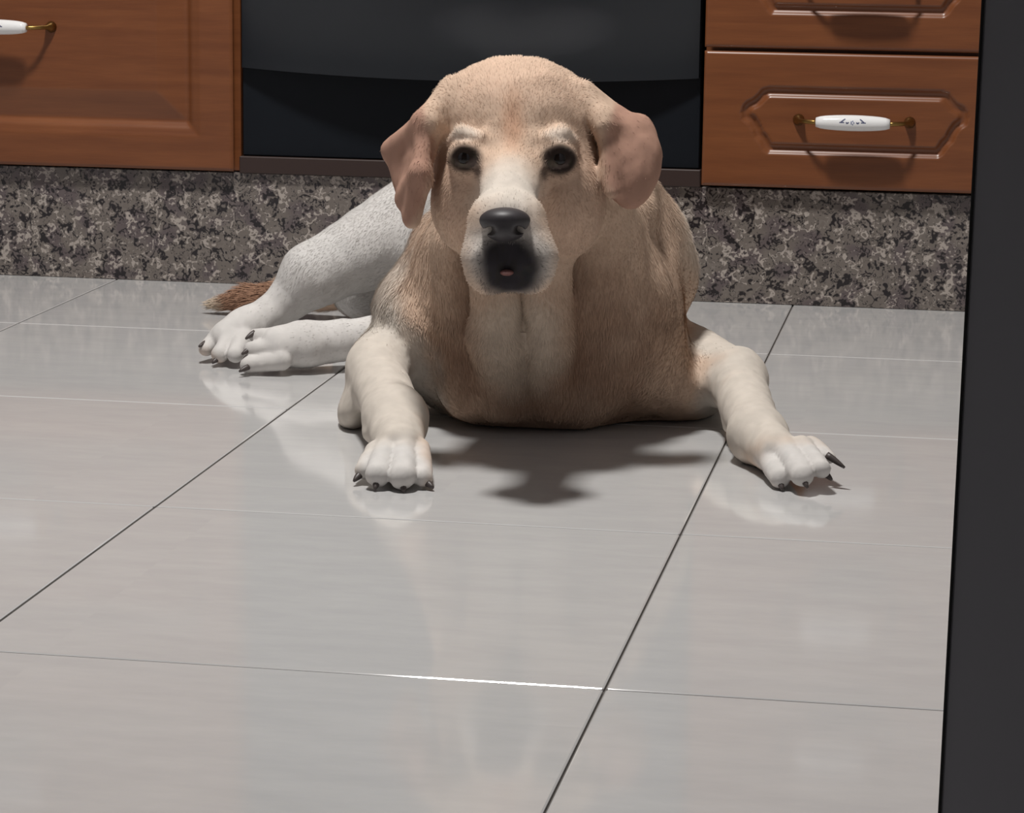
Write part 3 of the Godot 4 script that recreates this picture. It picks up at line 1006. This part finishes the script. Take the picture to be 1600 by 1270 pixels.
func dye_dog() -> void:
	dye(Vector3(-0.6297, 0.1279, -2.9657), Vector3(0.1864, 0.1362, 0.3500), Color8(206, 203, 200), 0.97, 0.70)
	dye(Vector3(-0.7517, 0.0634, -2.8804), Vector3(0.1340, 0.1058, 0.3000), Color8(206, 203, 200), 0.97, 0.75)
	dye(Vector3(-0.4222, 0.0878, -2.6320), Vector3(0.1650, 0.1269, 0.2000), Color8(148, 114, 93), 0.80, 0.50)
	dye(Vector3(-0.4253, 0.1010, -2.5100), Vector3(0.0558, 0.0788, 0.0900), Color8(216, 200, 182), 0.85, 0.50)
	dye(Vector3(-0.5675, 0.0322, -2.5135), Vector3(0.0770, 0.1139, 0.4500), Color8(203, 195, 185), 0.95, 0.60)
	dye(Vector3(-0.2000, 0.0277, -2.5759), Vector3(0.0770, 0.0862, 0.3000), Color8(203, 195, 185), 0.95, 0.60)
	dye(Vector3(-0.2573, 0.0674, -2.7391), Vector3(0.0490, 0.0327, 0.2200), Color8(203, 195, 185), 0.90, 0.50)
	dye(Vector3(-0.5019, 0.0114, -2.3140), Vector3(0.0512, 0.0341, 0.1200), Color8(206, 203, 200), 0.95, 0.50)
	dye(Vector3(-0.1490, 0.0186, -2.3763), Vector3(0.0569, 0.0341, 0.1200), Color8(206, 203, 200), 0.95, 0.50)
	dye(Vector3(-0.3238, 0.1312, -2.7607), Vector3(0.0592, 0.0987, 0.1500), Color8(210, 184, 162), 0.60, 0.50)
	dye(Vector3(-0.3009, 0.1703, -2.7723), Vector3(0.0276, 0.0856, 0.1600), Color8(228, 214, 198), 0.75, 0.30)
	dye(Vector3(-0.5843, 0.1095, -2.6599), Vector3(0.0388, 0.0776, 0.1500), Color8(203, 195, 185), 0.70, 0.50)
	dye(Vector3(-0.8723, 0.0223, -3.2030), Vector3(0.0707, 0.0314, 0.1500), Color8(158, 122, 100), 1.00, 0.70)
	dye(Vector3(-0.9288, 0.0124, -3.2016), Vector3(0.0276, 0.0236, 0.1000), Color8(200, 184, 164), 0.90, 0.50)
	dye(Vector3(-0.4564, 0.2428, -2.4289), Vector3(0.0525, 0.0700, 0.1000), Color8(198, 168, 147), 0.80, 0.50)
	dye(Vector3(-0.3732, 0.2439, -2.4435), Vector3(0.0525, 0.0700, 0.1000), Color8(198, 168, 147), 0.80, 0.50)
	dye(Vector3(-0.4203, 0.3478, -2.4349), Vector3(0.0694, 0.0405, 0.0800), Color8(202, 174, 153), 0.80, 0.50)
	dye(Vector3(-0.5190, 0.2774, -2.4146), Vector3(0.0337, 0.0755, 0.0800), Color8(170, 133, 116), 0.97, 0.75)
	dye(Vector3(-0.3130, 0.2847, -2.4618), Vector3(0.0350, 0.0700, 0.0800), Color8(170, 133, 116), 0.97, 0.75)
	dye(Vector3(-0.4154, 0.3162, -2.3987), Vector3(0.0171, 0.0486, 0.0600), Color8(190, 146, 118), 0.65, 0.20)
	dye(Vector3(-0.4083, 0.2534, -2.3463), Vector3(0.0449, 0.0534, 0.1200), Color8(206, 198, 188), 0.90, 0.30)
	dye(Vector3(-0.4022, 0.2105, -2.3080), Vector3(0.0527, 0.0444, 0.1400), Color8(200, 193, 186), 0.95, 0.50)
	dye(Vector3(-0.4577, 0.3056, -2.3893), Vector3(0.0206, 0.0097, 0.0500), Color8(224, 210, 196), 0.75, 0.30)
	dye(Vector3(-0.3732, 0.3056, -2.4038), Vector3(0.0206, 0.0097, 0.0500), Color8(224, 210, 196), 0.75, 0.30)
	dye(Vector3(-0.4546, 0.2842, -2.3805), Vector3(0.0200, 0.0171, 0.0300), Color8(40, 33, 31), 0.97, 0.60)
	dye(Vector3(-0.3732, 0.2841, -2.3945), Vector3(0.0200, 0.0171, 0.0300), Color8(40, 33, 31), 0.97, 0.60)
	dye(Vector3(-0.4426, 0.2743, -2.3755), Vector3(0.0057, 0.0091, 0.0300), Color8(80, 66, 60), 0.80, 0.30)
	dye(Vector3(-0.3842, 0.2728, -2.3852), Vector3(0.0057, 0.0102, 0.0300), Color8(80, 66, 60), 0.80, 0.30)
	dye(Vector3(-0.3953, 0.2024, -2.2663), Vector3(0.0360, 0.0382, 0.0900), Color8(46, 43, 46), 0.99, 0.50)


func dog() -> void:
	coat_noise = noise(14.0, 3, FastNoiseLite.TYPE_SIMPLEX_SMOOTH, 4)
	fur_noise = noise(38.0, 3, FastNoiseLite.TYPE_SIMPLEX_SMOOTH, 12)
	mats.claw = plain(Color8(72, 64, 62), 0.45)
	mats.eye = plain(Color8(20, 13, 10), 0.16, 0.5)
	var coat := plain(Color.WHITE, 0.85, 0.3)
	coat.vertex_color_use_as_albedo = true
	mats.coat = coat
	shape_dog()
	dye_dog()
	var dog := thing("dog", "yellow labrador dog lying on the tile floor with a white muzzle and cream paws", "dog")
	var out := {"points": PackedVector3Array(), "normals": PackedVector3Array(), "indices": PackedInt32Array()}
	var fine := [AABB(Vector3(-0.58, 0.10, -2.60), Vector3(0.32, 0.30, 0.38)), AABB(Vector3(-0.63, -0.01, -2.72), Vector3(0.17, 0.125, 0.50)), AABB(Vector3(-0.315, -0.01, -2.76), Vector3(0.27, 0.125, 0.54)), AABB(Vector3(-0.92, -0.01, -3.03), Vector3(0.28, 0.10, 0.30))]
	var skip := []
	for b in fine:
		skip.append(b.grow(-0.008))
	surface_net(body, Vector3(-1.02, -0.012, -3.44), Vector3(0.0, 0.42, -2.2), 0.0052, 0.0014, out, skip)
	for b in fine:
		surface_net(body, b.position, b.end, 0.0027, 0.0014, out)
	part("body", commit(out, Color8(200, 174, 153).srgb_to_linear(), true), mats.coat, dog)
	var no := {"points": PackedVector3Array(), "normals": PackedVector3Array(), "indices": PackedInt32Array()}
	surface_net(nose, Vector3(-0.45, 0.20, -2.34), Vector3(-0.36, 0.28, -2.22), 0.0012, 0.0, no)
	part("nose", commit(no, Color.BLACK, false), plain(Color8(50, 46, 49), 0.5), dog)
	flow(Vector3(-0.2823, 0.0736, -2.7566), Vector3(0.4461, -0.2306, 0.8648), 0.0030)
	flow(Vector3(-0.2687, 0.0665, -2.7303), Vector3(0.4461, -0.2306, 0.8648), 0.0030)
	flow(Vector3(-0.2547, 0.0593, -2.7032), Vector3(0.4461, -0.2306, 0.8648), 0.0030)
	flow(Vector3(-0.2411, 0.0523, -2.6769), Vector3(0.4461, -0.2306, 0.8648), 0.0030)
	flow(Vector3(-0.3970, 0.2507, -2.2754), Vector3(-0.1390, 0.2669, -0.9537), 0.0035)
	flow(Vector3(-0.4010, 0.2585, -2.3035), Vector3(-0.1390, 0.2669, -0.9537), 0.0035)
	flow(Vector3(-0.4053, 0.2666, -2.3325), Vector3(-0.1390, 0.2669, -0.9537), 0.0035)
	flow(Vector3(-0.4094, 0.2745, -2.3606), Vector3(-0.1390, 0.2669, -0.9537), 0.0035)
	flow(Vector3(-0.4138, 0.2947, -2.3844), Vector3(-0.1032, 0.6496, -0.7532), 0.0049)
	flow(Vector3(-0.4160, 0.3085, -2.4004), Vector3(-0.1032, 0.6496, -0.7532), 0.0049)
	flow(Vector3(-0.4182, 0.3227, -2.4168), Vector3(-0.1032, 0.6496, -0.7532), 0.0049)
	flow(Vector3(-0.4204, 0.3364, -2.4327), Vector3(-0.1032, 0.6496, -0.7532), 0.0049)
	flow(Vector3(-0.4257, 0.3516, -2.4658), Vector3(-0.1600, 0.1512, -0.9755), 0.0056)
	flow(Vector3(-0.4490, 0.3094, -2.4018), Vector3(-0.4018, 0.5291, -0.7474), 0.0049)
	flow(Vector3(-0.4567, 0.3195, -2.4161), Vector3(-0.4018, 0.5291, -0.7474), 0.0049)
	flow(Vector3(-0.4646, 0.3299, -2.4309), Vector3(-0.4018, 0.5291, -0.7474), 0.0049)
	flow(Vector3(-0.4723, 0.3400, -2.4451), Vector3(-0.4018, 0.5291, -0.7474), 0.0049)
	flow(Vector3(-0.3841, 0.3102, -2.4132), Vector3(0.1596, 0.5285, -0.8338), 0.0049)
	flow(Vector3(-0.3810, 0.3204, -2.4294), Vector3(0.1596, 0.5285, -0.8338), 0.0049)
	flow(Vector3(-0.3778, 0.3310, -2.4460), Vector3(0.1596, 0.5285, -0.8338), 0.0049)
	flow(Vector3(-0.3747, 0.3412, -2.4622), Vector3(0.1596, 0.5285, -0.8338), 0.0049)
	flow(Vector3(-0.4119, 0.2237, -2.2676), Vector3(-0.4003, -0.2621, -0.8781), 0.0042)
	flow(Vector3(-0.4228, 0.2165, -2.2916), Vector3(-0.4003, -0.2621, -0.8781), 0.0042)
	flow(Vector3(-0.4341, 0.2091, -2.3163), Vector3(-0.4003, -0.2621, -0.8781), 0.0042)
	flow(Vector3(-0.4450, 0.2020, -2.3403), Vector3(-0.4003, -0.2621, -0.8781), 0.0042)
	flow(Vector3(-0.3780, 0.2241, -2.2735), Vector3(0.1032, -0.2545, -0.9616), 0.0042)
	flow(Vector3(-0.3752, 0.2171, -2.2999), Vector3(0.1032, -0.2545, -0.9616), 0.0042)
	flow(Vector3(-0.3723, 0.2099, -2.3271), Vector3(0.1032, -0.2545, -0.9616), 0.0042)
	flow(Vector3(-0.3694, 0.2029, -2.3535), Vector3(0.1032, -0.2545, -0.9616), 0.0042)
	flow(Vector3(-0.4813, 0.2428, -2.4195), Vector3(-0.2024, -0.7781, -0.5946), 0.0056)
	flow(Vector3(-0.3537, 0.2444, -2.4418), Vector3(0.0528, -0.7703, -0.6355), 0.0056)
	flow(Vector3(-0.4948, 0.3283, -2.4390), Vector3(-0.6182, -0.7811, 0.0878), 0.0032)
	flow(Vector3(-0.5071, 0.3127, -2.4372), Vector3(-0.6182, -0.7811, 0.0878), 0.0032)
	flow(Vector3(-0.5198, 0.2966, -2.4354), Vector3(-0.6182, -0.7811, 0.0878), 0.0032)
	flow(Vector3(-0.5322, 0.2810, -2.4337), Vector3(-0.6182, -0.7811, 0.0878), 0.0032)
	flow(Vector3(-0.5269, 0.2763, -2.4233), Vector3(0.2646, -0.9158, 0.3021), 0.0032)
	flow(Vector3(-0.5216, 0.2579, -2.4172), Vector3(0.2646, -0.9158, 0.3021), 0.0032)
	flow(Vector3(-0.5161, 0.2389, -2.4110), Vector3(0.2646, -0.9158, 0.3021), 0.0032)
	flow(Vector3(-0.5108, 0.2204, -2.4049), Vector3(0.2646, -0.9158, 0.3021), 0.0032)
	flow(Vector3(-0.3457, 0.3359, -2.4661), Vector3(0.7002, -0.6952, -0.1627), 0.0032)
	flow(Vector3(-0.3323, 0.3225, -2.4693), Vector3(0.7002, -0.6952, -0.1627), 0.0032)
	flow(Vector3(-0.3184, 0.3087, -2.4725), Vector3(0.7002, -0.6952, -0.1627), 0.0032)
	flow(Vector3(-0.3049, 0.2954, -2.4756), Vector3(0.7002, -0.6952, -0.1627), 0.0032)
	flow(Vector3(-0.3077, 0.2857, -2.4526), Vector3(-0.1518, -0.9042, 0.3992), 0.0032)
	flow(Vector3(-0.3103, 0.2701, -2.4457), Vector3(-0.1518, -0.9042, 0.3992), 0.0032)
	flow(Vector3(-0.3130, 0.2539, -2.4386), Vector3(-0.1518, -0.9042, 0.3992), 0.0032)
	flow(Vector3(-0.3157, 0.2383, -2.4317), Vector3(-0.1518, -0.9042, 0.3992), 0.0032)
	flow(Vector3(-0.4367, 0.1020, -2.4773), Vector3(-0.0619, -0.7412, -0.6685), 0.0060)
	flow(Vector3(-0.3983, 0.1025, -2.4840), Vector3(-0.0970, -0.7423, -0.6630), 0.0060)
	flow(Vector3(-0.4937, 0.1002, -2.5342), Vector3(0.1053, -0.9862, -0.1279), 0.0087)
	flow(Vector3(-0.3696, 0.1018, -2.5559), Vector3(-0.0580, -0.9933, -0.0999), 0.0087)
	flow(Vector3(-0.5692, 0.1095, -2.6212), Vector3(-0.2098, -0.8667, 0.4526), 0.0087)
	flow(Vector3(-0.3043, 0.1716, -2.7564), Vector3(0.1915, -0.8497, -0.4912), 0.0099)
	flow(Vector3(-0.3074, 0.0736, -2.6335), Vector3(0.4143, -0.6273, 0.6594), 0.0087)
	flow(Vector3(-0.5793, 0.0642, -2.5796), Vector3(0.3154, -0.1756, 0.9326), 0.0028)
	flow(Vector3(-0.5613, 0.0542, -2.5262), Vector3(0.3154, -0.1756, 0.9326), 0.0028)
	flow(Vector3(-0.5427, 0.0438, -2.4712), Vector3(0.3154, -0.1756, 0.9326), 0.0028)
	flow(Vector3(-0.5246, 0.0338, -2.4178), Vector3(0.3154, -0.1756, 0.9326), 0.0028)
	flow(Vector3(-0.5158, 0.0301, -2.3773), Vector3(0.2192, -0.2565, 0.9414), 0.0030)
	flow(Vector3(-0.5093, 0.0226, -2.3497), Vector3(0.2192, -0.2565, 0.9414), 0.0030)
	flow(Vector3(-0.5027, 0.0148, -2.3212), Vector3(0.2192, -0.2565, 0.9414), 0.0030)
	flow(Vector3(-0.4963, 0.0073, -2.2936), Vector3(0.2192, -0.2565, 0.9414), 0.0030)
	flow(Vector3(-0.2560, 0.0582, -2.6962), Vector3(0.2617, -0.1576, 0.9522), 0.0028)
	flow(Vector3(-0.2385, 0.0476, -2.6323), Vector3(0.2617, -0.1576, 0.9522), 0.0028)
	flow(Vector3(-0.2204, 0.0367, -2.5666), Vector3(0.2617, -0.1576, 0.9522), 0.0028)
	flow(Vector3(-0.2029, 0.0262, -2.5028), Vector3(0.2617, -0.1576, 0.9522), 0.0028)
	flow(Vector3(-0.1822, 0.0228, -2.4334), Vector3(0.4873, -0.0937, 0.8682), 0.0030)
	flow(Vector3(-0.1679, 0.0201, -2.4080), Vector3(0.4873, -0.0937, 0.8682), 0.0030)
	flow(Vector3(-0.1533, 0.0173, -2.3819), Vector3(0.4873, -0.0937, 0.8682), 0.0030)
	flow(Vector3(-0.1390, 0.0146, -2.3565), Vector3(0.4873, -0.0937, 0.8682), 0.0030)
	flow(Vector3(-0.6372, 0.1524, -3.0001), Vector3(-0.6729, -0.3962, 0.6247), 0.0045)
	flow(Vector3(-0.6691, 0.1336, -2.9705), Vector3(-0.6729, -0.3962, 0.6247), 0.0045)
	flow(Vector3(-0.7020, 0.1143, -2.9400), Vector3(-0.6729, -0.3962, 0.6247), 0.0045)
	flow(Vector3(-0.7338, 0.0955, -2.9104), Vector3(-0.6729, -0.3962, 0.6247), 0.0045)
	flow(Vector3(-0.7405, 0.0885, -2.9079), Vector3(-0.5751, -0.6398, 0.5098), 0.0035)
	flow(Vector3(-0.7542, 0.0732, -2.8957), Vector3(-0.5751, -0.6398, 0.5098), 0.0035)
	flow(Vector3(-0.7683, 0.0575, -2.8832), Vector3(-0.5751, -0.6398, 0.5098), 0.0035)
	flow(Vector3(-0.7821, 0.0422, -2.8711), Vector3(-0.5751, -0.6398, 0.5098), 0.0035)
	flow(Vector3(-0.7958, 0.0386, -2.8680), Vector3(-0.5653, -0.4867, 0.6660), 0.0028)
	flow(Vector3(-0.8039, 0.0316, -2.8584), Vector3(-0.5653, -0.4867, 0.6660), 0.0028)
	flow(Vector3(-0.8123, 0.0244, -2.8485), Vector3(-0.5653, -0.4867, 0.6660), 0.0028)
	flow(Vector3(-0.8204, 0.0174, -2.8390), Vector3(-0.5653, -0.4867, 0.6660), 0.0028)
	flow(Vector3(-0.6591, 0.0380, -2.8398), Vector3(-0.8933, -0.0998, 0.4382), 0.0035)
	flow(Vector3(-0.6821, 0.0355, -2.8285), Vector3(-0.8933, -0.0998, 0.4382), 0.0035)
	flow(Vector3(-0.7058, 0.0328, -2.8169), Vector3(-0.8933, -0.0998, 0.4382), 0.0035)
	flow(Vector3(-0.7288, 0.0303, -2.8056), Vector3(-0.8933, -0.0998, 0.4382), 0.0035)
	flow(Vector3(-0.7424, 0.0301, -2.8032), Vector3(-0.8229, -0.2641, 0.5031), 0.0028)
	flow(Vector3(-0.7514, 0.0272, -2.7977), Vector3(-0.8229, -0.2641, 0.5031), 0.0028)
	flow(Vector3(-0.7608, 0.0242, -2.7920), Vector3(-0.8229, -0.2641, 0.5031), 0.0028)
	flow(Vector3(-0.7698, 0.0213, -2.7864), Vector3(-0.8229, -0.2641, 0.5031), 0.0028)
	flow(Vector3(-0.8747, 0.0199, -3.1969), Vector3(-0.9787, -0.1850, 0.0884), 0.0136)
	flow(Vector3(-0.5073, 0.2605, -2.9609), Vector3(-0.2140, -0.0881, -0.9729), 0.0099)
	claw(dog, Vector3(-0.1213, 0.0268, -2.3826), Vector3(-0.1096, 0.0207, -2.3783))
	claw(dog, Vector3(-0.1255, 0.0164, -2.3644), Vector3(-0.1195, 0.0131, -2.3596))
	claw(dog, Vector3(-0.1427, 0.0128, -2.3452), Vector3(-0.1395, 0.0095, -2.3400))
	claw(dog, Vector3(-0.1645, 0.0060, -2.3608), Vector3(-0.1622, 0.0027, -2.3554))
	claw(dog, Vector3(-0.5331, 0.0080, -2.2977), Vector3(-0.5357, 0.0057, -2.2916))
	claw(dog, Vector3(-0.5129, 0.0059, -2.2801), Vector3(-0.5127, 0.0031, -2.2744))
	claw(dog, Vector3(-0.4885, 0.0051, -2.2790), Vector3(-0.4868, 0.0029, -2.2737))
	claw(dog, Vector3(-0.4685, 0.0054, -2.2928), Vector3(-0.4635, 0.0043, -2.2883))
	claw(dog, Vector3(-0.8382, 0.0226, -2.8679), Vector3(-0.8429, 0.0207, -2.8564))
	claw(dog, Vector3(-0.8194, 0.0083, -2.8425), Vector3(-0.8220, 0.0064, -2.8365))
	claw(dog, Vector3(-0.7727, 0.0421, -2.8210), Vector3(-0.7781, 0.0387, -2.8142))
	claw(dog, Vector3(-0.7734, 0.0267, -2.8075), Vector3(-0.7788, 0.0241, -2.8009))
	claw(dog, Vector3(-0.7727, 0.0094, -2.7940), Vector3(-0.7780, 0.0075, -2.7875))
	eye(dog, Vector3(-0.4573, 0.2829, -2.3942))
	eye(dog, Vector3(-0.3753, 0.2828, -2.4083))
	tongue(dog, Vector3(-0.4007, 0.1956, -2.2909))
	part_fur(dog, out)
